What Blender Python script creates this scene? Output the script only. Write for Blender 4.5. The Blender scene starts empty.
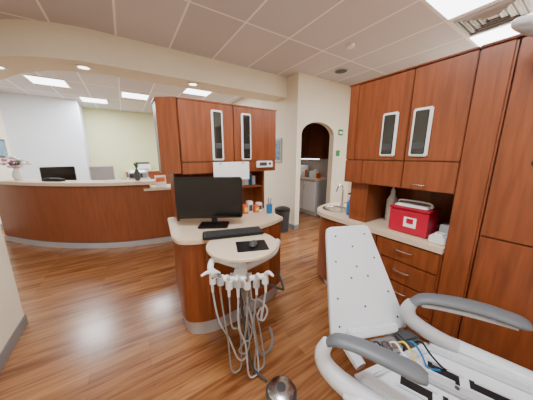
import bpy, bmesh, math, random
from mathutils import Vector, Matrix, Euler
random.seed(4)
TH=math.radians(33.0)
CEIL=2.94
# ------------------------------------------------------------ materials
def lin(h):
    h=h.lstrip('#'); o=[]
    for i in (0,2,4):
        c=int(h[i:i+2],16)/255
        o.append(c/12.92 if c<=.04045 else ((c+.055)/1.055)**2.4)
    return (o[0],o[1],o[2],1)
def newmat(name):
    m=bpy.data.materials.new(name); m.use_nodes=True
    nt=m.node_tree; b=nt.nodes['Principled BSDF']
    return m,nt,b
def plain(name,col,rough=.5,metal=0,var=.06,scale=6,bump=0,emit=0,coat=0,trans=0):
    m,nt,b=newmat(name)
    c=lin(col)
    tc=nt.nodes.new('ShaderNodeTexCoord')
    n=nt.nodes.new('ShaderNodeTexNoise'); n.inputs['Scale'].default_value=scale; n.inputs['Detail'].default_value=4
    nt.links.new(tc.outputs['Object'],n.inputs['Vector'])
    r=nt.nodes.new('ShaderNodeValToRGB')
    r.color_ramp.elements[0].position=.3; r.color_ramp.elements[1].position=.7
    r.color_ramp.elements[0].color=tuple(x*(1-var) for x in c[:3])+(1,)
    r.color_ramp.elements[1].color=tuple(min(1,x*(1+var)) for x in c[:3])+(1,)
    nt.links.new(n.outputs['Fac'],r.inputs['Fac']); nt.links.new(r.outputs['Color'],b.inputs['Base Color'])
    b.inputs['Roughness'].default_value=rough; b.inputs['Metallic'].default_value=metal
    if coat: b.inputs['Coat Weight'].default_value=coat
    if trans: b.inputs['Transmission Weight'].default_value=trans
    if emit:
        b.inputs['Emission Color'].default_value=c; b.inputs['Emission Strength'].default_value=emit
    if bump:
        bp=nt.nodes.new('ShaderNodeBump'); bp.inputs['Strength'].default_value=bump
        n2=nt.nodes.new('ShaderNodeTexNoise'); n2.inputs['Scale'].default_value=scale*25
        nt.links.new(tc.outputs['Object'],n2.inputs['Vector'])
        nt.links.new(n2.outputs['Fac'],bp.inputs['Height']); nt.links.new(bp.outputs['Normal'],b.inputs['Normal'])
    return m
def wood(name,c1,c2,sc=(14,14,1.2),rough=.36):
    m,nt,b=newmat(name)
    tc=nt.nodes.new('ShaderNodeTexCoord'); mp=nt.nodes.new('ShaderNodeMapping')
    mp.inputs['Scale'].default_value=sc
    nt.links.new(tc.outputs['Object'],mp.inputs['Vector'])
    n=nt.nodes.new('ShaderNodeTexNoise'); n.inputs['Scale'].default_value=2.2; n.inputs['Detail'].default_value=7; n.inputs['Distortion'].default_value=.6
    nt.links.new(mp.outputs['Vector'],n.inputs['Vector'])
    r=nt.nodes.new('ShaderNodeValToRGB')
    r.color_ramp.elements[0].position=.3; r.color_ramp.elements[1].position=.72
    r.color_ramp.elements[0].color=lin(c1); r.color_ramp.elements[1].color=lin(c2)
    nt.links.new(n.outputs['Fac'],r.inputs['Fac']); nt.links.new(r.outputs['Color'],b.inputs['Base Color'])
    b.inputs['Roughness'].default_value=rough
    return m
M={}
M['cherry']=wood('cherry_veneer','#70381b','#904c28')
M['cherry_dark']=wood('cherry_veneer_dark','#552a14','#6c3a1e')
M['reception_wood']=wood('reception_veneer','#7c4224','#8f5031')
M['wall']=plain('wall_cream_paint','#e8dfca',.85,var=.02,bump=.03)
M['wall_yellow']=plain('wall_yellow_paint','#d2d4a8',.85,var=.02)
M['wall_white']=plain('wall_white_paint','#dfe6f0',.85,var=.02)
M['wall_dim']=plain('wall_backroom_dimmed','#8f7f70',.85,var=.02)  # dimness of the back room is painted into this darker wall colour
M['base']=plain('baseboard_grey_vinyl','#7d7b7b',.5,var=.04)
M['laminate']=plain('laminate_beige','#dcc6aa',.35,var=.05,scale=60)
M['toe']=plain('toekick_grey','#b9b9be',.3,metal=.3,var=.05)
M['black']=plain('black_plastic','#0d0d0f',.4,var=.1)
M['screen']=plain('black_screen','#050506',.22,var=.02)
M['dglass']=plain('dark_glass','#1d211f',.08,var=.02,coat=1)
M['white']=plain('white_plastic','#e6e6e6',.35,var=.02)
M['whitem']=plain('white_enamel_metal','#d6dbe2',.3,var=.02,coat=.3)
M['grey']=plain('grey_armrest_polyurethane','#62666c',.45,var=.04)
M['grey_lt']=plain('light_grey_plastic','#b4b6ba',.4,var=.03)
M['dgrey']=plain('dark_grey_plastic','#3e4043',.5,var=.06)
M['chrome']=plain('brushed_steel','#c8c8c8',.25,metal=1,var=.03)
M['red']=plain('red_sharps_plastic','#b80f35',.35,var=.05)
M['tray']=plain('beige_tray_laminate','#d9c5aa',.4,var=.03,scale=60)
M['paper']=plain('white_paper','#f2f2f0',.8,var=.02)
M['blue']=plain('blue_plastic','#1f6ea8',.35,var=.05)
M['teal']=plain('teal_plastic','#2f8f96',.35,var=.05)
M['green']=plain('green_sign','#2f8a4a',.5,var=.05)
M['leaf']=plain('leaf_green','#3f6b34',.6,var=.2)
M['orange']=plain('orange_card','#d9632b',.6,var=.1)
M['pink']=plain('pink_petals','#d8a0b8',.6,var=.2)
M['hose']=plain('hose_grey','#8a8a88',.45,var=.04)
M['yellow']=plain('yellow_card','#e6c84a',.6,var=.05)
M['lamp']=plain('diffuser_emissive','#f4f8ff',.5,emit=7)
M['can']=plain('can_light_emissive','#fff6e6',.5,emit=6)
M['art']=plain('poster_print','#6c8aa0',.5,var=.5,scale=14)
def floor_mat():
    m,nt,b=newmat('wood_plank_floor'); L=nt.links.new
    tc=nt.nodes.new('ShaderNodeTexCoord')
    br=nt.nodes.new('ShaderNodeTexBrick'); br.offset=.37; br.inputs['Scale'].default_value=1
    br.inputs['Brick Width'].default_value=1.0; br.inputs['Row Height'].default_value=.09
    br.inputs['Mortar Size'].default_value=.0014; br.inputs['Mortar Smooth'].default_value=.3
    br.inputs['Color1'].default_value=lin('#733f20'); br.inputs['Color2'].default_value=lin('#ac774a'); br.inputs['Mortar'].default_value=lin('#452614')
    L(tc.outputs['Object'],br.inputs['Vector'])
    mp=nt.nodes.new('ShaderNodeMapping'); mp.inputs['Scale'].default_value=(1.3,17,1)
    L(tc.outputs['Object'],mp.inputs['Vector'])
    n=nt.nodes.new('ShaderNodeTexNoise'); n.inputs['Scale'].default_value=1.6; n.inputs['Detail'].default_value=8; n.inputs['Distortion'].default_value=.8
    L(mp.outputs['Vector'],n.inputs['Vector'])
    r=nt.nodes.new('ShaderNodeValToRGB'); r.color_ramp.elements[0].position=.36; r.color_ramp.elements[1].position=.64
    r.color_ramp.elements[0].color=lin('#65371c'); r.color_ramp.elements[1].color=lin('#bb8757')
    L(n.outputs['Fac'],r.inputs['Fac'])
    mx=nt.nodes.new('ShaderNodeMix'); mx.data_type='RGBA'; mx.inputs['Factor'].default_value=.45
    L(br.outputs['Color'],mx.inputs['A']); L(r.outputs['Color'],mx.inputs['B'])
    L(mx.outputs['Result'],b.inputs['Base Color'])
    b.inputs['Roughness'].default_value=.27; b.inputs['Coat Weight'].default_value=.2; b.inputs['Coat Roughness'].default_value=.16
    return m
def ceil_mat():
    m,nt,b=newmat('acoustic_ceiling_tiles'); L=nt.links.new
    tc=nt.nodes.new('ShaderNodeTexCoord'); mp=nt.nodes.new('ShaderNodeMapping')
    mp.inputs['Location'].default_value=(-.08+6.1,-1.2+12.2,0)
    L(tc.outputs['Object'],mp.inputs['Vector'])
    br=nt.nodes.new('ShaderNodeTexBrick'); br.offset=0; br.inputs['Scale'].default_value=1
    br.inputs['Brick Width'].default_value=.61; br.inputs['Row Height'].default_value=1.22
    br.inputs['Mortar Size'].default_value=.012; br.inputs['Mortar Smooth'].default_value=0
    br.inputs['Color1'].default_value=lin('#c8c4c8'); br.inputs['Color2'].default_value=lin('#d8d5d9'); br.inputs['Mortar'].default_value=lin('#fbfafa')
    L(mp.outputs['Vector'],br.inputs['Vector'])
    n=nt.nodes.new('ShaderNodeTexNoise'); n.inputs['Scale'].default_value=90
    L(tc.outputs['Object'],n.inputs['Vector'])
    mx=nt.nodes.new('ShaderNodeMix'); mx.data_type='RGBA'; mx.blend_type='MULTIPLY'; mx.inputs['Factor'].default_value=.08
    L(br.outputs['Color'],mx.inputs['A']); L(n.outputs['Fac'],mx.inputs['B']); L(mx.outputs['Result'],b.inputs['Base Color'])
    b.inputs['Roughness'].default_value=.9
    return m
M['floor']=floor_mat(); M['ceil']=ceil_mat()
# ------------------------------------------------------------ builder
def catmull(pts,n=8):
    pts=[Vector(p) for p in pts]; out=[]
    for i in range(len(pts)-1):
        p0=pts[max(i-1,0)];p1=pts[i];p2=pts[i+1];p3=pts[min(i+2,len(pts)-1)]
        for k in range(n):
            t=k/n
            out.append(.5*((2*p1)+(p2-p0)*t+(2*p0-5*p1+4*p2-p3)*t*t+(3*p1-p0-3*p2+p3)*t**3))
    out.append(pts[-1]); return out
def R(x=0,y=0,z=0): return Euler((math.radians(x),math.radians(y),math.radians(z))).to_matrix().to_4x4()
def T(v): return Matrix.Translation(Vector(v))
def basis(o,x,y,z):
    m=Matrix.Identity(4)
    for i,v in enumerate((x,y,z,o)):
        for j in range(3): m[j][i]=v[j]
    return m
class B:
    def __init__(s): s.bm=bmesh.new(); s.mats=[]
    def _merge(s,t,mat,mtx=None):
        if mat not in s.mats: s.mats.append(mat)
        i=s.mats.index(mat)
        if mtx is not None: bmesh.ops.transform(t,matrix=mtx,verts=t.verts)
        bmesh.ops.recalc_face_normals(t,faces=t.faces)
        for f in t.faces: f.material_index=i; f.smooth=True
        me=bpy.data.meshes.new('tmp'); t.to_mesh(me); t.free(); s.bm.from_mesh(me); bpy.data.meshes.remove(me)
    def box(s,c,d,mat,rot=None,bev=.004):
        t=bmesh.new(); bmesh.ops.create_cube(t,size=1)
        bmesh.ops.scale(t,vec=Vector(d),verts=t.verts)
        bev=min(bev,min(d)*.45)
        if bev>0: bmesh.ops.bevel(t,geom=t.edges[:],offset=bev,segments=2,affect='EDGES')
        s._merge(t,mat,T(c)@(rot if rot else Matrix.Identity(4))); return s
    def b2(s,lo,hi,mat,bev=.004):
        return s.box([(a+b)/2 for a,b in zip(lo,hi)],[abs(b-a) for a,b in zip(lo,hi)],mat,None,bev)
    def prism(s,pts,z0,z1,mat,mtx=None,bev=0):
        t=bmesh.new(); vs=[t.verts.new((p[0],p[1],z0)) for p in pts]
        f=t.faces.new(vs); r=bmesh.ops.extrude_face_region(t,geom=[f])
        bmesh.ops.translate(t,vec=(0,0,z1-z0),verts=[v for v in r['geom'] if isinstance(v,bmesh.types.BMVert)])
        if bev>0:
            bmesh.ops.recalc_face_normals(t,faces=t.faces)
            es=[e for e in t.edges if abs(e.verts[0].co.z-e.verts[1].co.z)<1e-6]
            bmesh.ops.bevel(t,geom=es,offset=bev,segments=2,affect='EDGES')
        s._merge(t,mat,mtx); return s
    def cyl(s,p0,p1,r0,mat,r1=None,seg=20):
        p0=Vector(p0);p1=Vector(p1); r1=r0 if r1 is None else r1
        t=bmesh.new(); d=p1-p0
        bmesh.ops.create_cone(t,cap_ends=True,segments=seg,radius1=r0,radius2=r1,depth=d.length)
        q=d.to_track_quat('Z','Y').to_matrix().to_4x4()
        s._merge(t,mat,T((p0+p1)/2)@q); return s
    def sph(s,c,r,mat,rot=None,seg=20):
        t=bmesh.new(); bmesh.ops.create_uvsphere(t,u_segments=seg,v_segments=seg//2,radius=1)
        rr=r if hasattr(r,'__len__') else (r,r,r)
        bmesh.ops.scale(t,vec=Vector(rr),verts=t.verts)
        s._merge(t,mat,T(c)@(rot if rot else Matrix.Identity(4))); return s
    def lathe(s,prof,c,mat,seg=28,rot=None):
        t=bmesh.new(); rings=[]
        for r,z in prof:
            rings.append([t.verts.new((max(r,1e-4)*math.cos(2*math.pi*i/seg),max(r,1e-4)*math.sin(2*math.pi*i/seg),z)) for i in range(seg)])
        for a,b in zip(rings,rings[1:]):
            for i in range(seg): t.faces.new((a[i],a[(i+1)%seg],b[(i+1)%seg],b[i]))
        t.faces.new(rings[0]); t.faces.new(rings[-1])
        s._merge(t,mat,T(c)@(rot if rot else Matrix.Identity(4))); return s
    def tube(s,pts,r,mat,seg=10,smooth=6,flat=1):
        P=catmull(pts,smooth) if smooth>1 else [Vector(p) for p in pts]
        n=len(P); rs=r if hasattr(r,'__len__') else None
        t=bmesh.new(); rings=[]; up=Vector((0,0,1))
        tan=[(P[min(i+1,n-1)]-P[max(i-1,0)]).normalized() for i in range(n)]
        x=tan[0].cross(up)
        if x.length<.1: x=tan[0].cross(Vector((1,0,0)))
        x.normalize()
        for i in range(n):
            x=(x-tan[i]*x.dot(tan[i])).normalized(); y=tan[i].cross(x)
            if rs:
                q=i/(n-1)*(len(rs)-1); k=min(int(q),len(rs)-2); rad=rs[k]+(rs[k+1]-rs[k])*(q-k)
            else: rad=r
            rings.append([t.verts.new(P[i]+x*math.cos(2*math.pi*j/seg)*rad+y*math.sin(2*math.pi*j/seg)*rad*flat) for j in range(seg)])
        for a,b in zip(rings,rings[1:]):
            for j in range(seg): t.faces.new((a[j],a[(j+1)%seg],b[(j+1)%seg],b[j]))
        t.faces.new(rings[0]); t.faces.new(rings[-1])
        s._merge(t,mat); return s
    def done(s,name,an=True,ang=35,keep=False):
        vs=[v.co for v in s.bm.verts]
        lo=Vector([min(v[i] for v in vs) for i in range(3)]); hi=Vector([max(v[i] for v in vs) for i in range(3)])
        o=Vector(((lo.x+hi.x)/2,(lo.y+hi.y)/2,lo.z))
        if keep: o=Vector((0,0,0))
        bmesh.ops.translate(s.bm,vec=-o,verts=s.bm.verts)
        me=bpy.data.meshes.new(name); s.bm.to_mesh(me); s.bm.free()
        for m in s.mats: me.materials.append(M[m])
        me.set_sharp_from_angle(angle=math.radians(ang))
        ob=bpy.data.objects.new(name,me); bpy.context.collection.objects.link(ob)
        if an:
            ob.location=Matrix.Rotation(TH,3,'Z')@o; ob.rotation_euler=(0,0,TH)
        else: ob.location=o
        return ob
VA=basis((0,0,0),(1,0,0),(0,0,1),(0,-1,0))
def wbox(name,a0,a1,n0,n1,z0,z1,mat): return B().b2((a0,n0,z0),(a1,n1,z1),mat,0).done(name)
# ------------------------------------------------------------ room shell
B().b2((-4.7,-3.2,-.05),(4.6,9.2,0),'floor',0).done('floor',keep=True)
B().b2((-4.7,-3.2,CEIL),(4.6,9.2,CEIL+.05),'ceil',0).done('ceiling',keep=True)
wbox('wall_right',4.4,4.52,-3.1,3.32,0,CEIL,'wall')
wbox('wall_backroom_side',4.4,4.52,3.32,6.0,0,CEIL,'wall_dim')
wbox('wall_back',-4.6,4.4,-3.12,-3.0,0,CEIL,'wall')
wbox('wall_left',-1.03,-.91,-3.0,2.59,0,CEIL,'wall')
wbox('wall_corridor',-4.6,-4.48,-3.0,5.6,0,CEIL,'wall')
wbox('wall_lobby',-4.48,-2.3,5.6,5.72,0,CEIL,'wall')
wbox('wall_reception_side',-2.42,-2.3,5.72,7.9,0,CEIL,'wall')
B().b2((-2.42,7.9,0),(-.9,8.95,CEIL),'wall_white',0).done('wall_reception_white')
wbox('wall_reception_back',-.9,2.757,8.95,9.07,0,CEIL,'wall_yellow')
wbox('wall_partition',2.757,2.857,3.32,8.95,0,CEIL,'wall')
pts=[(2.757,0),(2.87,0),(2.87,1.88)]
for i in range(1,16):
    t=math.pi*(1-i/16); pts.append((3.33+.46*math.cos(t),1.88+.26*math.sin(t)))
pts+=[(3.79,1.88),(3.79,0),(4.4,0),(4.4,CEIL),(2.757,CEIL)]
b=B(); b.prism(pts,-3.32,-3.2,'wall',VA); b.done('wall_archway')
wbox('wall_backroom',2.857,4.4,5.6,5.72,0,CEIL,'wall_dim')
def bb(name,a0,a1,n0,n1): B().b2((a0,n0,0),(a1,n1,.1),'base',.003).done(name)
bb('baseboard_left',-.91,-.9,-3,2.59); bb('baseboard_left_end',-1.04,-.9,2.59,2.6); bb('baseboard_left_outer',-1.04,-1.03,-3,2.59)
bb('baseboard_reception_side',-2.3,-2.29,5.6,7.9); bb('baseboard_partition',2.747,2.757,3.2,8.9)
bb('baseboard_archway',3.79,4.4,3.19,3.2); bb('baseboard_archway_left',2.747,2.87,3.19,3.2); bb('baseboard_right',4.39,4.4,-3,3.2)
bb('baseboard_lobby',-4.48,-2.3,5.59,5.6)
fr=catmull([(2.757,3.52,0),(1.9,3.52,0),(1.0,3.52,0),(.2,3.52,0),(-.35,3.55,0),(-.85,3.74,0),(-1.35,4.2,0),(-1.8,4.9,0),(-2.3,5.6,0)],8)
def offs(P,d):
    out=[]
    for i,p in enumerate(P):
        t=(P[min(i+1,len(P)-1)]-P[max(i-1,0)]).normalized(); out.append(p+Vector((t.y,-t.x,0))*d)
    return out
bk=offs(fr,.42)
if bk[3].y<3.5: bk=offs(fr,-.42)
def band(b,A_,B_,z0,z1,mat):
    t=bmesh.new(); q=[]
    for p,r in zip(A_,B_):
        q.append([t.verts.new((p.x,p.y,z0)),t.verts.new((r.x,r.y,z0)),t.verts.new((r.x,r.y,z1)),t.verts.new((p.x,p.y,z1))])
    for a,c in zip(q,q[1:]):
        for i in range(4): t.faces.new((a[i],a[(i+1)%4],c[(i+1)%4],c[i]))
    t.faces.new(q[0]); t.faces.new(q[-1]); b._merge(t,mat)
b=B(); band(b,fr,bk,2.58,CEIL,'wall'); b.done('soffit_beam')
for i,(a,n) in enumerate([(1.02,3.66),(-.3,3.74),(-1.2,4.3)]):
    b=B(); b.lathe([(.085,0),(.085,-.008),(.06,-.01),(.06,-.004)],(a,n,2.578),'white'); b.lathe([(.058,-.004),(.058,-.006)],(a,n,2.578),'can')
    b.done('recessed_can_light')
# ------------------------------------------------------------ troffers
def area(a,n,z,sx,sy,e,col=(1,.97,.93)):
    l=bpy.data.lights.new('troffer_lamp','AREA'); l.shape='RECTANGLE'; l.size=sx; l.size_y=sy; l.energy=e; l.color=col
    o=bpy.data.objects.new('troffer_lamp',l); bpy.context.collection.objects.link(o)
    o.location=Matrix.Rotation(TH,3,'Z')@Vector((a,n,z)); o.rotation_euler=(0,0,TH); return o
def troffer(a,n,e,sx=.61,sy=1.22,col=(.97,.985,1)):
    b=B(); f=.03; z=CEIL-.012
    b.b2((a-sx/2,n-sy/2,z),(a+sx/2,n-sy/2+f,CEIL),'white',0); b.b2((a-sx/2,n+sy/2-f,z),(a+sx/2,n+sy/2,CEIL),'white',0)
    b.b2((a-sx/2,n-sy/2+f,z),(a-sx/2+f,n+sy/2-f,CEIL),'white',0); b.b2((a+sx/2-f,n-sy/2+f,z),(a+sx/2,n+sy/2-f,CEIL),'white',0)
    b.b2((a-sx/2+f,n-sy/2+f,z+.004),(a+sx/2-f,n+sy/2-f,CEIL-.002),'lamp',0)
    ob=b.done('ceiling_troffer')
    l=area(a,n,z-.01,sx-.1,sy-.1,e,col)
    l.parent=ob; l.matrix_parent_inverse=Matrix.Identity(4); l.location=(0,0,-.012); l.rotation_euler=(0,0,0)
E=58
troffer(2.825,.59,E); troffer(4.045,.59,E); troffer(.385,.59,E*.9); troffer(.385,-1.85,E*.6); troffer(2.825,-1.85,E*.6)  # last three are out of view, added to light the room
cool=(.95,.98,1)
troffer(-1.1,6.3,E,col=cool,sy=.61); troffer(-.5,7.7,E,col=cool,sy=.61); troffer(1.6,5.37,E,col=cool,sy=.61); troffer(.4,6.6,E,col=cool,sy=.61)
troffer(-2.9,1.8,E,col=cool); troffer(-3.2,-1,E*.8,col=cool)  # unseen corridor troffers, added for light as well
b=B(); b.b2((4.06,3.9,1.395),(4.12,5.2,1.41),'lamp',0); b.done('under_cabinet_light')
b=B(); a0,n0=3.435,.895
b.b2((a0-.3,n0-.3,CEIL-.012),(a0+.3,n0+.3,CEIL-.003),'white',.002)
for k in range(4):
    h=.25-k*.06
    for sgn in (-1,1):
        b.box((a0,n0+sgn*h,CEIL-.02),(2*h,.03,.006),'grey_lt',R(sgn*35),.001); b.box((a0+sgn*h,n0,CEIL-.02),(.03,2*h,.006),'grey_lt',R(0,-sgn*35),.001)
        b.box((a0,n0+sgn*(h-.025),CEIL-.015),(2*h,.015,.004),'dgrey',None,.001); b.box((a0+sgn*(h-.025),n0,CEIL-.015),(.015,2*h,.004),'dgrey',None,.001)
b.done('ceiling_air_vent')
b=B(); b.lathe([(.13,0),(.13,-.008),(.11,-.014),(.09,-.014)],(3.33,2.75,CEIL),'grey_lt'); b.lathe([(.1,-.01),(.1,-.018),(.02,-.022)],(3.33,2.75,CEIL),'dgrey'); b.done('ceiling_speaker')
for a,n in [(1.2,1.9),(.3,5.0)]:
    b=B(); b.lathe([(.04,0),(.04,-.008),(.012,-.012),(.012,-.035),(.02,-.037),(.02,-.042)],(a,n,CEIL),'chrome'); b.done('sprinkler_head')
b=B(); b.lathe([(.055,0),(.055,-.02),(.045,-.035),(.02,-.04)],(2.7,2.1,CEIL),'white'); b.done('smoke_detector')
# ------------------------------------------------------------ reception counter
cf=catmull([(.8,3.93,0),(.437,3.96,0),(-.2,4.12,0),(-.78,4.45,0),(-1.35,4.93,0),(-1.95,5.62,0)],8)
def off2(d):
    o=offs(cf,abs(d)); 
    good=o[5].y>cf[5].y
    if d<0: good=not good
    return o if good else offs(cf,-abs(d))
b=B()
band(b,cf[10:],off2(.14)[10:],.1,1.03,'reception_wood'); band(b,cf[:11],off2(.14)[:11],.1,.928,'reception_wood'); band(b,off2(.02),off2(.12),0,.1,'base')
band(b,off2(-.012),cf,0.0,.09,'toe')
band(b,off2(-.06)[9:],off2(.3)[9:],1.035,1.085,'laminate')
band(b,off2(-.045)[:12],off2(.45)[:12],.93,.965,'laminate')
b.done('reception_counter')
b=B(); b.b2((-1.5,5.45,.7),(1.0,6.05,.74),'laminate'); b.b2((-1.45,5.95,0),(.95,6.0,.7),'reception_wood')
for a in (-1.45,-.3,.9): b.b2((a,5.5,0),(a+.04,5.95,.7),'reception_wood')
b.done('reception_desk')
b=B(); b.box((-1.0,4.8,1.086+.02),(.34,.1,.04),'black',R(0,0,-38),.01); b.box((-1.0,4.8,1.13),(.2,.07,.012),'dgrey',R(0,0,-38),.004); b.done('counter_organizer_tray')
b=B(); b.box((-.2,4.3,1.089),(.2,.15,.006),'paper',R(0,0,-15),.001); b.box((-.19,4.3,1.095),(.2,.15,.004),'paper',R(0,0,-8),.001); b.done('paper_stack')
def mon(name,a,n,z,w=.5,h=.34,rot=0,mat='white',an=True,st=.2):
    b=B(); Rm=R(0,0,rot); 
    def bx(c,d,m,bev=.006): b.box(T((a,n,z)).to_translation()+(Rm@Vector(c)),d,m,Rm,bev)
    bx((0,.02,.01),(.24,.18,.02),mat); bx((0,.05,.16),(.05,.03,.3),mat); bx((0,.02,st+h/2),(w,.04,h),mat,.01)
    bx((0,-.004,st+h/2),(w-.035,.012,h-.04),'screen' if mat=='black' else 'grey_lt',.002); return b.done(name,an)
mon('reception_monitor',-.42,5.7,.74,mat='white',w=.42); mon('reception_monitor',-1.1,5.72,.74,rot=15,mat='black')
b=B(); b.b2((.0,5.55,.742),(.45,5.9,1.0),'white',.02); b.b2((.03,5.57,1.0),(.42,5.9,1.12),'grey_lt',.015); b.b2((.06,5.52,1.02),(.3,5.56,1.1),'dgrey',.006); b.b2((.06,5.5,.8),(.39,5.55,.82),'grey_lt',.003); b.box((.22,5.74,1.135),(.3,.22,.015),'paper',R(10),.002); b.done('multifunction_printer')
def foliage(b,c,n,rad,h,mat):
    for i in range(n):
        t=random.uniform(0,6.28); r=rad*random.uniform(.3,1); x=r*math.cos(t); y=r*math.sin(t); hh=h*random.uniform(.6,1)
        b.tube([c,(c[0]+x*.4,c[1]+y*.4,c[2]+hh*.6),(c[0]+x,c[1]+y,c[2]+hh)],[.003,.014,.002],mat,5,4,.3)
vx,vy=-1.52,5.28
b=B(); b.lathe([(.045,0),(.07,.06),(.06,.14),(.035,.18),(.045,.2)],(vx,vy,1.087),'white'); foliage(b,(vx,vy,1.24),24,.17,.2,'leaf')
for i in range(24):
    t=random.uniform(0,6.28); r=random.uniform(.02,.16); b.sph((vx+r*math.cos(t),vy+r*math.sin(t),1.38+random.uniform(-.07,.09)),(.036,.036,.026),random.choice(['pink','pink','white']),None,10)
b.done('flower_vase')
b=B(); b.lathe([(.03,0),(.05,.05),(.045,.12),(.025,.16),(.03,.18)],(.15,4.2,1.087),'dgrey'); foliage(b,(.15,4.2,1.25),12,.06,.16,'leaf'); b.done('potted_plant')
b=B(); b.box((.47,4.0,1.07),(.17,.012,.2),'paper',R(-12),.002); b.box((.47,3.99,1.1),(.13,.012,.07),'orange',R(-12),.001); b.box((.47,3.995,1.02),(.13,.006,.03),'dgrey',R(-12),.001); b.box((.47,4.04,.973),(.12,.08,.014),'white'); b.done('counter_sign_holder')
b=B(); b.b2((.6,5.6,.742),(.72,5.75,.78),'dgrey',.008); b.tube([(.58,5.67,.78),(.6,5.67,.81),(.66,5.67,.815),(.73,5.67,.81),(.74,5.67,.78)],.014,'black',8,4); b.done('desk_telephone')
b=B(); b.b2((0,8.5,0),(1.8,8.94,.95),'reception_wood'); b.b2((-.02,8.46,.95),(1.82,8.94,.99),'laminate')
for i in range(4): b.b2((.03+i*.45,8.485,.1),(.44+i*.45,8.5,.92),'cherry'); 
b.done('back_office_cabinet')
b=B(); b.b2((.3,8.55,.99),(.75,8.85,1.2),'white',.02); b.b2((.33,8.58,1.2),(.72,8.85,1.26),'dgrey',.01); b.b2((.38,8.5,1.03),(.67,8.56,1.05),'grey_lt'); b.done('office_printer')
b=B(); b.b2((-2.29,7.0,1.45),(-2.27,7.6,1.85),'black',.004); b.b2((-2.272,7.04,1.49),(-2.265,7.56,1.81),'art',.001); b.done('framed_picture')
b=B(); b.b2((-2.29,6.3,1.5),(-2.27,6.8,1.9),'black',.004); b.b2((-2.272,6.34,1.54),(-2.265,6.76,1.86),'art',.001); b.done('framed_picture')
b=B(); b.b2((2.735,3.66,1.35),(2.756,3.92,1.85),'grey_lt',.004); b.b2((2.73,3.69,1.4),(2.738,3.89,1.8),'art',.001); b.done('wall_poster')
# ------------------------------------------------------------ island workstation
b=B()
body=[(.33,2.3,0)]+catmull([(.28,1.8,0),(.31,1.65,0),(.5,1.57,0),(.8,1.59,0),(1.1,1.65,0),(1.28,1.72,0)],6)+[Vector((1.32,2.3,0))]
def sc(pts,d):
    cx,cy=.8,2.0; return [(cx+(p[0]-cx)*(1+d),cy+(p[1]-cy)*(1+d)) for p in pts]
b.prism(sc(body,0),.13,.83,'cherry'); b.prism(sc(body,-.03),0,.13,'toe')
b.prism(sc(body,.06),.835,.875,'laminate',bev=.006)
def facepan(b,p0,p1,z0,z1,mat,handle=None):
    p0=Vector((p0[0],p0[1],0));p1=Vector((p1[0],p1[1],0)); d=p1-p0; L=d.length; ang=math.degrees(math.atan2(d.y,d.x)); c=(p0+p1)/2
    b.box((c.x,c.y,(z0+z1)/2),(L-.006,.02,z1-z0),mat,R(0,0,ang),.003)
    nrm=Vector((d.y,-d.x,0)).normalized()
    if handle=='h':
        h=c+nrm*.03; u=d.normalized()*.05; z=(z0+z1)/2+.0
        b.tube([c-u+Vector((0,0,z)),h-u+Vector((0,0,z)),h+u+Vector((0,0,z)),c+u+Vector((0,0,z))],.0045,'chrome',8,3)
    if handle=='v':
        h=p1-d.normalized()*.05; zt=z1-.06
        b.tube([h+Vector((0,0,zt)),h+nrm*.035+Vector((0,0,zt)),h+nrm*.035+Vector((0,0,zt-.1)),h+Vector((0,0,zt-.1))],.0045,'chrome',8,3)
facepan(b,(.29,1.72),(.48,1.572),.14,.82,'cherry')
facepan(b,(.5,1.564),(.8,1.58),.14,.82,'cherry','v')
facepan(b,(.81,1.582),(1.1,1.64),.62,.82,'cherry','h'); facepan(b,(.81,1.582),(1.1,1.64),.38,.61,'cherry','h'); facepan(b,(.81,1.582),(1.1,1.64),.14,.37,'cherry','h')
facepan(b,(1.11,1.642),(1.28,1.71),.14,.82,'cherry')
b.done('workstation_base_cabinet')
b=B(); zt,zb=1.96,1.34; z0=.877
b.b2((.36,2.31,z0),(1.34,2.33,zt),'cherry')
b.b2((.36,2.12,z0),(.385,2.31,zb),'cherry'); b.b2((1.31,2.1,z0),(1.335,2.31,zb),'cherry')
b.b2((.385,2.12,1.14),(1.31,2.31,1.16),'cherry')
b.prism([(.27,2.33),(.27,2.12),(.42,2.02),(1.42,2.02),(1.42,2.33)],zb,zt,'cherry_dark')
b.prism([(.26,2.335),(.26,2.11),(.415,2.0),(1.43,2.0),(1.43,2.335)],zt-.0,zt+.012,'cherry')
facepan(b,(.265,2.115),(.415,2.01),zb,zt,'cherry'); 
b.b2((.42,1.998,zb+.1),(.915,2.018,zt-.004),'cherry'); b.b2((.921,1.998,zb+.1),(1.42,2.018,zt-.004),'cherry')
b.b2((.42,2.0,zb-.01),(1.42,2.018,zb+.094),'cherry')
def slotwin(b,a,n,z0,z1,w,ax='a'):
    zc=(z0+z1)/2
    if ax=='a':
        b.box((a,n,zc),(w,.02,z1-z0),'white',None,.008); b.box((a,n-.012,zc),(w-.035,.01,z1-z0-.035),'dglass',None,.004); b.box((a+.0,n-.018,zc-.09),(w-.045,.006,.05),'dgrey',None,.002)
    else:
        b.box((a,n,zc),(.02,w,z1-z0),'white',None,.008); b.box((a-.012,n,zc),(.01,w-.035,z1-z0-.035),'dglass',None,.004); b.box((a-.018,n,zc-.09),(.006,w-.045,.05),'dgrey',None,.002)
slotwin(b,.75,1.99,zb+.11,zt-.06,.11); slotwin(b,1.05,1.99,zb+.11,zt-.06,.11)
b.done('workstation_upper_cabinet')
b=B(); b.box((.88,1.978,1.345),(.38,.004,.18),'paper',None,.001); b.box((.76,1.975,1.42),(.03,.004,.015),'grey_lt',None,.001); b.box((1.0,1.975,1.42),(.03,.004,.015),'grey_lt',None,.001)
b.done('posted_notice')
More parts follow.
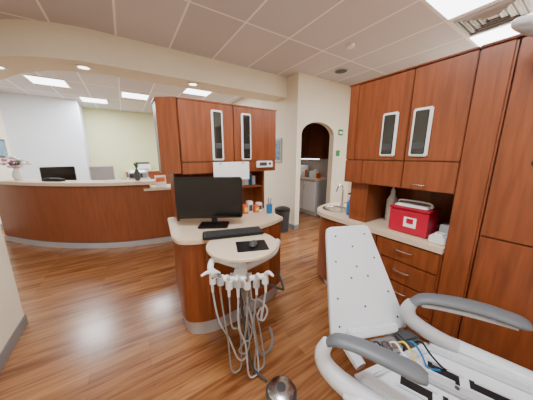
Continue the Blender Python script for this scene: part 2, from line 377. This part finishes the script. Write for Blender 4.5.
b=B(); b.b2((1.16,1.965,1.37),(1.36,1.996,1.44),'white',.006); b.b2((1.19,1.961,1.39),(1.28,1.967,1.425),'dgrey',.002); b.sph((1.32,1.963,1.41),(.014,.006,.014),'black'); b.done('intercom_panel')
b=B(); 
for i,(c,m,h) in enumerate([((1.04,2.03),'orange',.1),((1.1,2.04),'white',.13),((1.17,2.02),'orange',.08),((.96,2.02),'paper',.09),((1.22,2.04),'white',.1)]):
    b.b2((c[0]-.028,c[1]-.03,.877),(c[0]+.028,c[1]+.03,.877+h),m,.004); b.b2((c[0]-.02,c[1]-.033,.9),(c[0]+.02,c[1]-.028,.877+h*.7),'dgrey' if m=='white' else 'yellow',.001)
b.done('supply_boxes')
b=B()
for i in range(9):
    b.b2((.86+i*.045,2.18,1.162),(.9+i*.045,2.28,1.162+random.uniform(.08,.14)),random.choice(['paper','orange','white','blue']),.003)
b.done('shelf_cartons')
b=B(); b.lathe([(.03,0),(.033,.1),(.03,.1)],(1.27,1.9,.877),'blue'); 
for k in range(6): b.cyl((1.27,1.9,.9),(1.27+random.uniform(-.03,.03),1.9+random.uniform(-.03,.03),1.04),.004,random.choice(['white','blue','orange']),seg=6)
b.done('pen_cup')
def wmon():
    b=B(); c=Vector((-.5,1.83,.877)); Rm=R(0,0,4)
    def bx(p,d,m,bev=.006,rx=0): b.box(c+(Rm@Vector(p)),d,m,Rm@R(rx),bev)
    bx((.03,.02,.008),(.26,.17,.014),'black'); bx((.03,.05,.12),(.05,.035,.2),'black')
    bx((0,.02,.255),(.575,.035,.365),'black',.01); bx((0,-.001,.26),(.55,.01,.33),'screen',.002)
    return b.done('computer_monitor',False)
wmon()
b=B(); kc=Vector((-.26,1.59,.905)); Rk=R(0,0,17)
b.box(kc,(.46,.15,.018),'black',Rk,.006)
for r in range(5):
    for k in range(20):
        b.box(kc+(Rk@Vector((-.212+k*.0222,-.054+r*.027,.012))),(.018,.02,.008),'dgrey',Rk,.002)
b.done('computer_keyboard',False)
# ------------------------------------------------------------ delivery unit with round tray
b=B(); tc=Vector((-.17,1.43,0))
b.lathe([(.0,.865),(.235,.865),(.25,.872),(.25,.886),(.244,.892),(.0,.892)],tc,'tray',48)
b.lathe([(.0,.835),(.09,.835),(.11,.85),(.11,.866)],tc+Vector((0,-.05,0)),'white',28)
b.cyl(tc+Vector((0,-.08,.72)),tc+Vector((0,-.08,.84)),.035,'white'); 
b.tube([tc+Vector((0,-.08,.74)),tc+Vector((.08,.02,.73)),tc+Vector((.22,.2,.72)),tc+Vector((.27,.43,.72))],.03,'white',12,6)
b.box(tc+Vector((-.0,-.17,.72)),(.14,.14,.09),'white',None,.03)
b.tube([tc+Vector((-.15,-.21,.765)),tc+Vector((-.08,-.25,.77)),tc+Vector((0,-.265,.77)),tc+Vector((.08,-.25,.77)),tc+Vector((.15,-.22,.765))],.016,'white',10,5)
b.tube([tc+Vector((-.13,-.2,.76)),tc+Vector((-.18,-.2,.8)),tc+Vector((-.17,-.14,.835)),tc+Vector((-.08,-.12,.8)),tc+Vector((-.03,-.1,.77))],.02,'white',10,5)
hx=[(-.15,-.215),(-.1,-.24),(-.05,-.26),(0,-.265),(.05,-.258),(.1,-.24),(.15,-.215)]
for i,(x,y) in enumerate(hx):
    p=tc+Vector((x,y,.755)); o=Vector((x*.25,-.05,0)); dz=random.uniform(-.012,.012)
    b.cyl(p+Vector((0,0,-.03+dz))+o*.3,p+Vector((0,0,.02+dz))+o*.3,.022,'grey_lt' if i%2 else 'white',.02,14)
    m='chrome' if i in(1,4) else 'white'
    b.cyl(p+o*.4+Vector((0,0,-.09)),p+o*.4+Vector((0,0,.035)),.008,m,.012,12)
    b.tube([p+o*.4+Vector((0,0,.035)),p+o*.9+Vector((0,0,.058)),p+o*1.6+Vector((0,0,.055))],[.012,.011,.007],m,10,4)
    q=p+o*.4+Vector((0,0,-.09)); zz=[.1,.03,.3,.02,.2,.05,.42][i]; bx=tc.x+[-.02,-.06,.02,.06,.0,.1,.12][i]
    ex=tc+Vector((-.02+.014*i,-.16,.68))
    b.tube([q,q+Vector((-x*.2,-.005,-.2)),Vector((q.x*.4+bx*.6,q.y+.02,max(.3,zz+.12))),Vector((bx-.01,q.y+.03,zz+.04)),Vector((bx+.03,q.y+.05,zz)),Vector((bx+.055,q.y+.07,zz+.06)),
            Vector((bx*.6+ex.x*.4+.03,q.y+.09,max(.42,zz+.12))),ex+Vector((.01,0,-.12)),ex],[.0058,.0058],'hose' if i%3 else 'grey_lt',8,7)
b.tube([(-.17,1.2,.68),(-.14,1.22,.35),(-.1,1.22,.08),(-.02,1.18,.02),(.0,1.165,.015)],.009,'dgrey',8,8)
b.tube([(-.15,1.25,.7),(-.1,1.28,.4),(-.05,1.3,.1),(.02,1.4,.012),(.05,1.5,.012),(.03,1.62,.015)],.011,'hose',8,8)
b.tube([(-.1,1.33,.68),(.1,1.38,.56),(.13,1.55,.48),(.1,1.72,.5)],.008,'dgrey',8,8)
b.done('dental_delivery_unit',False)
b=B(); mc=Vector((-.1,1.375,.8925)); Rm=R(0,0,12)
b.box(mc+Vector((0,0,.002)),(.21,.17,.004),'black',Rm,.002); b.sph(mc+Vector((.01,0,.016)),(.03,.05,.016),'dgrey',R(0,0,-8)); b.box(mc+Vector((.013,.02,.031)),(.006,.016,.004),'black',R(0,0,-8),.001); b.done('mouse_and_pad',False)
b=B(); pc=(.095,1.1,0)
b.lathe([(.1,0),(.1,.012),(.085,.022),(.06,.026)],pc,'dgrey'); b.lathe([(.088,.022),(.088,.034),(.075,.044),(.03,.05),(.0,.05)],pc,'chrome'); b.lathe([(.028,.05),(.028,.056),(.0,.058)],pc,'dgrey'); b.done('foot_pedal',False)
# ------------------------------------------------------------ right cabinetry
FA=1.77; BA=2.36
b=B()
cb=[(BA,.49),(FA,.49),(FA,1.45)]+[ (p.x,p.y) for p in catmull([(FA,1.45,0),(1.8,1.62,0),(1.92,1.76,0),(2.1,1.84,0),(BA,1.86,0)],6)][1:]
def sc2(d):
    out=[]
    for x,y in cb: out.append((x-d if x<2.3 else x, y+d*(.9 if y>1.5 else 0)))
    return out
b.prism(sc2(0),.1,.83,'cherry'); b.prism(sc2(-.06),0,.1,'toe'); b.prism(sc2(.025),.835,.875,'laminate')
for (z0,z1) in [(.13,.3),(.31,.48),(.49,.66),(.67,.82)]:
    n0,n1=.5,.95
    b.b2((FA-.02,n0,z0),(FA,n1-.004,z1),'cherry'); c=(n0+n1)/2; z=(z0+z1)/2+.02
    b.tube([(FA-.02,c-.05,z),(FA-.045,c-.05,z),(FA-.045,c+.05,z),(FA-.02,c+.05,z)],.0045,'chrome',8,3)
b.b2((FA-.02,.955,.13),(FA,1.4,.82),'cherry')
b.tube([(FA-.02,1.0,.76),(FA-.05,1.0,.76),(FA-.05,1.0,.66),(FA-.02,1.0,.66)],.0045,'chrome',8,3)
b.lathe([(.15,.872),(.155,.884),(.13,.886),(.12,.878),(.0,.877)],(2.03,1.62,0),'chrome')
b.done('sink_base_cabinet')
b=B(); fx,fy=2.24,1.7
b.tube([(fx,fy,.877),(fx,fy,1.05),(fx-.03,fy-.01,1.13),(fx-.11,fy-.02,1.14),(fx-.16,fy-.03,1.07)],.011,'chrome',10,6); b.cyl((fx,fy,.876),(fx,fy,.9),.025,'chrome'); b.box((fx,fy-.06,.92),(.02,.07,.012),'chrome',None,.004); b.cyl((fx,fy-.09,.877),(fx,fy-.09,.92),.012,'chrome'); b.done('sink_faucet')
UZ0,UZ1=1.46,2.095
b=B()
b.b2((BA-.02,.49,.877),(BA,1.34,UZ1-.001),'cherry')
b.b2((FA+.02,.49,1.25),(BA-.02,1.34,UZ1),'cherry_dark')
b.b2((FA+.06,1.12,.877),(BA-.02,1.3,1.25),'cherry')
b.b2((FA,1.25,UZ0-.0),(FA+.02,1.34,UZ1),'cherry')
b.b2((FA-.0,.823,UZ0),(FA+.02,1.247,UZ1-.004),'cherry'); b.b2((FA,.492,UZ0),(FA+.02,.817,UZ1-.004),'cherry')
b.b2((FA,.822,1.25),(FA+.02,1.16,UZ0-.006),'cherry'); b.b2((FA,.492,1.25),(FA+.02,.816,UZ0-.006),'cherry'); b.b2((FA,1.165,1.25),(FA+.02,1.34,UZ0-.006),'cherry')
b.b2((FA-.01,.49,UZ1),(BA,1.35,UZ1+.012),'cherry')
b.tube([(FA,.74,1.29),(FA-.03,.74,1.29),(FA-.03,.66,1.29),(FA,.66,1.29)],.004,'chrome',8,3)
slotwin(b,FA-.008,.95,UZ0+.03,UZ0+.36,.12,'n'); slotwin(b,FA-.008,.73,UZ0+.03,UZ0+.36,.12,'n')
b.done('wall_cabinet_with_niche')
b=B()
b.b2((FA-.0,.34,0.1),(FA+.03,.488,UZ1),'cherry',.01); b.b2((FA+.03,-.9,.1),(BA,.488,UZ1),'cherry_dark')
b.b2((FA+.03,-.9,.0),(BA,.485,.1),'toe'); 
b.b2((FA+.008,-.27,1.02),(FA+.03,.332,UZ1-.005),'cherry'); b.b2((FA+.008,-.27,.1),(FA+.03,.332,1.012),'cherry')
b.b2((FA+.008,-.9,1.02),(FA+.03,-.276,UZ1-.005),'cherry'); b.b2((FA+.008,-.9,.1),(FA+.03,-.276,1.012),'cherry')
b.b2((FA-.01,-.91,UZ1),(BA,.488,UZ1+.012),'cherry')
b.cyl((FA+.01,.18,1.46),(FA-.012,.18,1.46),.02,'black',seg=20)
b.done('tall_storage_cabinet')
b=B(); c=Vector((1.93,.77,.877))
b.prism([(-.09,-.14),(.09,-.14),(.09,.14),(-.09,.14)],0,.2,'red',T(c),.012)
b.box(c+Vector((0,0,.205)),(.2,.3,.02),'red',None,.008); b.box(c+Vector((0,0,.222)),(.15,.24,.03),'white',None,.012)
b.tube([c+Vector((-.0,-.12,.22)),c+Vector((0,-.1,.255)),c+Vector((0,.1,.255)),c+Vector((0,.12,.22))],.007,'white',8,4)
b.box(c+Vector((-.092,-.02,.1)),(.004,.09,.08),'paper',None,.001); b.box(c+Vector((-.095,-.02,.11)),(.003,.05,.04),'red',None,.001)
b.done('sharps_container')
def bottle(name,a,n,m,h=.2,cap='white',z=.877,r=.04):
    b=B(); b.lathe([(r*.9,0),(r,.01),(r,h*.62),(r*.45,h*.78),(r*.35,h*.85)],(a,n,z),m); b.lathe([(r*.42,h*.83),(r*.42,h*.93),(r*.2,h*.95),(r*.2,h*1.1)],(a,n,z),cap)
    b.box((a-.02,n,z+h*1.1),(.07,.02,.018),cap,None,.005); b.done(name)
bottle('soap_pump_bottle',1.95,1.37,'blue',.21,'blue',r=.042); bottle('spray_bottle',2.12,1.04,'white',.32,r=.048); bottle('sanitizer_bottle',2.12,1.36,'teal',.22,'white')
b=B(); b.b2((1.8,.5,.877),(1.95,.6,.93),'white',.006); b.b2((1.82,.52,.93),(1.9,.58,.945),'paper',.004); b.b2((1.98,.52,.877),(2.08,.6,.98),'grey_lt',.006); b.done('glove_box')
# ------------------------------------------------------------ arch wall bits and back room
b=B(); b.b2((3.92,3.19,1.92),(4.06,3.2,2.04),'green',.002); b.b2((3.94,3.187,1.95),(4.04,3.191,2.0),'paper',.001); b.done('wall_sign')
b=B(); b.b2((3.88,3.19,1.48),(4.0,3.2,1.6),'green',.002); b.done('wall_sign')
b=B(); b.b2((3.9,3.19,1.1),(3.98,3.2,1.22),'white',.003); b.b2((3.93,3.184,1.14),(3.95,3.191,1.18),'white',.001); b.done('light_switch')
b=B(); b.b2((3.86,3.7,0),(4.39,5.58,.88),'grey_lt'); b.b2((3.83,3.68,.88),(4.39,5.59,.92),'laminate')
for i in range(4): b.b2((3.845,3.73+i*.46,.1),(3.86,4.16+i*.46,.85),'white'); b.tube([(3.845,4.1+i*.46,.75),(3.82,4.1+i*.46,.75),(3.82,4.1+i*.46,.65),(3.845,4.1+i*.46,.65)],.005,'chrome',6,3)
b.done('sterilization_counter')
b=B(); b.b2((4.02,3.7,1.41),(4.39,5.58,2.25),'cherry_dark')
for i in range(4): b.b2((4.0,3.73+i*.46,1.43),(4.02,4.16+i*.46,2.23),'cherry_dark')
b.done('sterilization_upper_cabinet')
b=B(); b.b2((3.95,4.5,.92),(4.35,4.95,1.22),'white',.02); b.b2((3.94,4.54,.97),(3.95,4.8,1.17),'dglass',.004); b.done('autoclave')
b=B()
for i in range(7): 
    y=3.85+i*.085; b.b2((4.05,y,.922),(4.15,y+.065,.922+random.uniform(.08,.22)),random.choice(['paper','blue','white','teal','orange']),.004)
b.done('supply_bottles')
b=B(); b.lathe([(.12,0),(.15,.4),(.155,.41),(.155,.43),(.14,.43)],(2.52,3.3,0),'dgrey'); b.lathe([(.156,.43),(.15,.47),(.08,.5),(.0,.505)],(2.52,3.3,0),'black'); b.done('trash_can')
# ------------------------------------------------------------ dental chair
b=B()
o=Vector((.58,1.03,.52)); w=Vector((.979,.204,0)).normalized(); u=Vector((-.04,.29,.52)).normalized(); u=(u-w*u.dot(w)).normalized(); nn=w.cross(u).normalized()
if nn.y>0: nn=-nn
mt=basis(o,w,u,w.cross(u))
Hh=.61
pl=[(-.22,0),(.235,0),(.24,.03),(.15,Hh-.04),(.138,Hh-.01),(.115,Hh),(-.12,Hh),(-.145,Hh-.01),(-.155,Hh-.04),(-.235,.03)]
sgn=1 if w.cross(u).y<0 else -1
b.prism(pl,-.012,.012,'whitem',mt,.004)
pl2=[(x*.9,.04+y*.9) for x,y in pl]; z_a,z_b=(-.06,-.012) if sgn>0 else (.012,.06)
b.prism(pl2,z_a,z_b,'grey_lt',mt,.01)
for (x,y) in [(-.1,.55),(.1,.55),(-.13,.4),(.13,.4),(0,.48),(-.05,.3),(.06,.3),(-.16,.2),(.17,.2),(0,.14),(-.18,.06),(.19,.06),(0,.36)]:
    p=o+w*x+u*y+nn*.012; b.cyl(p,p+nn*.003,.0055,'dgrey',seg=12)
b.box(o+w*.0+u*.02+nn*.03,(.3,.05,.05),'whitem',Matrix(basis((0,0,0),w,u,w.cross(u))),.01)
for x in (-.14,.14):
    b.tube([o+w*x+u*.12-nn*.04,o+w*x-Vector((0,0,.02))-nn*.02,o+w*x+Vector((.04,-.1,-.08))],[.03,.035,.03],'whitem',10,5)
seat=[Vector((.42,.80,0)),Vector((.88,.98,0)),Vector((1.58,.46,0)),Vector((1.2,.08,0))]
ps=[(p.x,p.y) for p in seat]
b.prism(ps,.44,.475,'whitem',None,.008)
def rail(p,q,wd,z0,z1,mat):
    p=Vector(p);q=Vector(q); d=(q-p).normalized(); n_=Vector((-d.y,d.x,0))*wd/2
    b.prism([(p+n_)[:2],(q+n_)[:2],(q-n_)[:2],(p-n_)[:2]],z0,z1,mat,None,min(.006,(z1-z0)*.3))
rail(seat[0]+Vector((.03,0,0)),seat[3],.05,.475,.52,'whitem'); rail(seat[1],seat[2],.05,.475,.52,'whitem'); rail(seat[0],seat[1],.04,.475,.5,'whitem')
ax=(seat[2]-seat[1]).normalized(); bx_=(seat[1]-seat[0]).normalized()
mc=(seat[0]+seat[1])/2
for k,(s_,t_,l_,w_) in enumerate([(.14,-.1,.12,.07),(.3,-.1,.13,.07),(.14,.09,.12,.07),(.3,.09,.13,.07),(.46,0,.12,.2),(.62,0,.1,.2)]):
    c=mc+ax*s_+bx_*t_
    rail(c-ax*l_/2,c+ax*l_/2,w_,.4755,.4775,'black')
    rail(c-ax*l_/2+bx_*w_/2,c+ax*l_/2+bx_*w_/2,.012,.475,.486,'whitem'); rail(c-ax*l_/2-bx_*w_/2,c+ax*l_/2-bx_*w_/2,.012,.475,.486,'whitem')
rail(mc+ax*.06,mc+ax*.75,.05,.476,.5,'grey_lt')
for k in range(6):
    c=mc+ax*(.12+.11*k); b.cyl(c+Vector((0,0,.5)),c+Vector((0,0,.504)),.009,'dgrey',seg=12)
b.box((.63,.96,.5),(.16,.08,.06),'chrome',R(0,0,12),.01); b.box((.76,.99,.51),(.1,.07,.08),'dgrey',R(0,0,15),.01); b.cyl((.5,.92,.5),(.84,1.02,.5),.018,'chrome')
for k in range(6):
    x=.56+.045*k; c=['black','dgrey','white','yellow','blue','black'][k]
    b.tube([(x,.98,.5),(x+.01,.93,.56),(x+.03,.89,.53),(x+.06+random.uniform(-.02,.02),.86,.485),(x+.1,.85,.48)],.005,c,6,5)
b.prism([(.7,.72),(.98,.84),(1.25,.6),(1.0,.4)],.1,.44,'grey_lt',None,.02)
b.prism([(.55,.75),(.95,.98),(1.5,.5),(1.15,.15)],.0,.06,'whitem',None,.015)
b.prism([(.68,.74),(.98,.88),(1.3,.58),(1.02,.34)],.06,.11,'whitem',None,.015)
def pad(P,wd,fl,mat): b.tube(P,wd,mat,20,6,fl)
pad([(.80,1.04,.705),(.86,1.03,.74),(.98,.975,.755),(1.08,.92,.755),(1.17,.86,.745),(1.2,.845,.74)],[.026,.04,.044,.046,.046,.03],.5,'grey')
b.tube([(.80,1.04,.71),(.785,1.045,.66),(.80,1.03,.61),(.88,.99,.56),(.98,.93,.53)],[.026,.036,.04,.038,.034],'grey_lt',14,6)
b.tube([(.84,1.03,.705),(.95,.985,.715),(1.08,.915,.718),(1.17,.86,.712)],[.02,.026,.026,.018],'grey_lt',12,6,.6)
b.tube([(.9,.975,.55),(.98,.94,.535),(1.12,.84,.52),(1.28,.72,.505),(1.5,.56,.49)],[.03,.04,.042,.042,.038],'whitem',12,6,.7)
pad([(.285,.845,.645),(.32,.83,.675),(.4,.79,.685),(.5,.725,.685),(.58,.68,.675),(.61,.665,.665)],[.026,.038,.042,.044,.044,.03],.5,'grey')
b.tube([(.285,.845,.65),(.265,.85,.58),(.285,.835,.52),(.36,.79,.47),(.5,.7,.45)],[.026,.036,.042,.046,.045],'whitem',14,6)
b.tube([(.36,.78,.46),(.6,.6,.45),(.85,.38,.45),(1.1,.16,.45)],[.045,.05,.05,.04],'whitem',12,6,.7)
b.done('dental_chair',False)
b=B(); c=Vector((1.2,1.08,2.06))
b.sph(c,(.1,.07,.03),'whitem',R(0,20,-30)); b.sph(c-Vector((0,0,.012)),(.075,.05,.028),'grey_lt',R(0,20,-30))
b.tube([c+Vector((.05,0,.02)),c+Vector((.12,-.04,.1)),c+Vector((.3,-.15,.25)),c+Vector((.45,-.3,.3))],.02,'whitem',10,5); b.cyl(c+Vector((.45,-.3,.25)),(c.x+.45,c.y-.3,CEIL),.025,'whitem'); b.lathe([(.09,0),(.09,-.03),(.03,-.05)],(c.x+.45,c.y-.3,CEIL),'whitem')
b.done('dental_exam_light',False)
w_=bpy.data.worlds.new('world'); bpy.context.scene.world=w_; w_.use_nodes=True
w_.node_tree.nodes['Background'].inputs['Color'].default_value=(.8,.85,.9,1); w_.node_tree.nodes['Background'].inputs['Strength'].default_value=.3
cam=bpy.data.cameras.new('camera'); co=bpy.data.objects.new('camera',cam); bpy.context.collection.objects.link(co)
cam.sensor_width=36; cam.lens=215*36/533; cam.clip_start=.02
co.location=(0,0,1.5); co.rotation_euler=(math.radians(90-11.8),0,0)
bpy.context.scene.camera=co
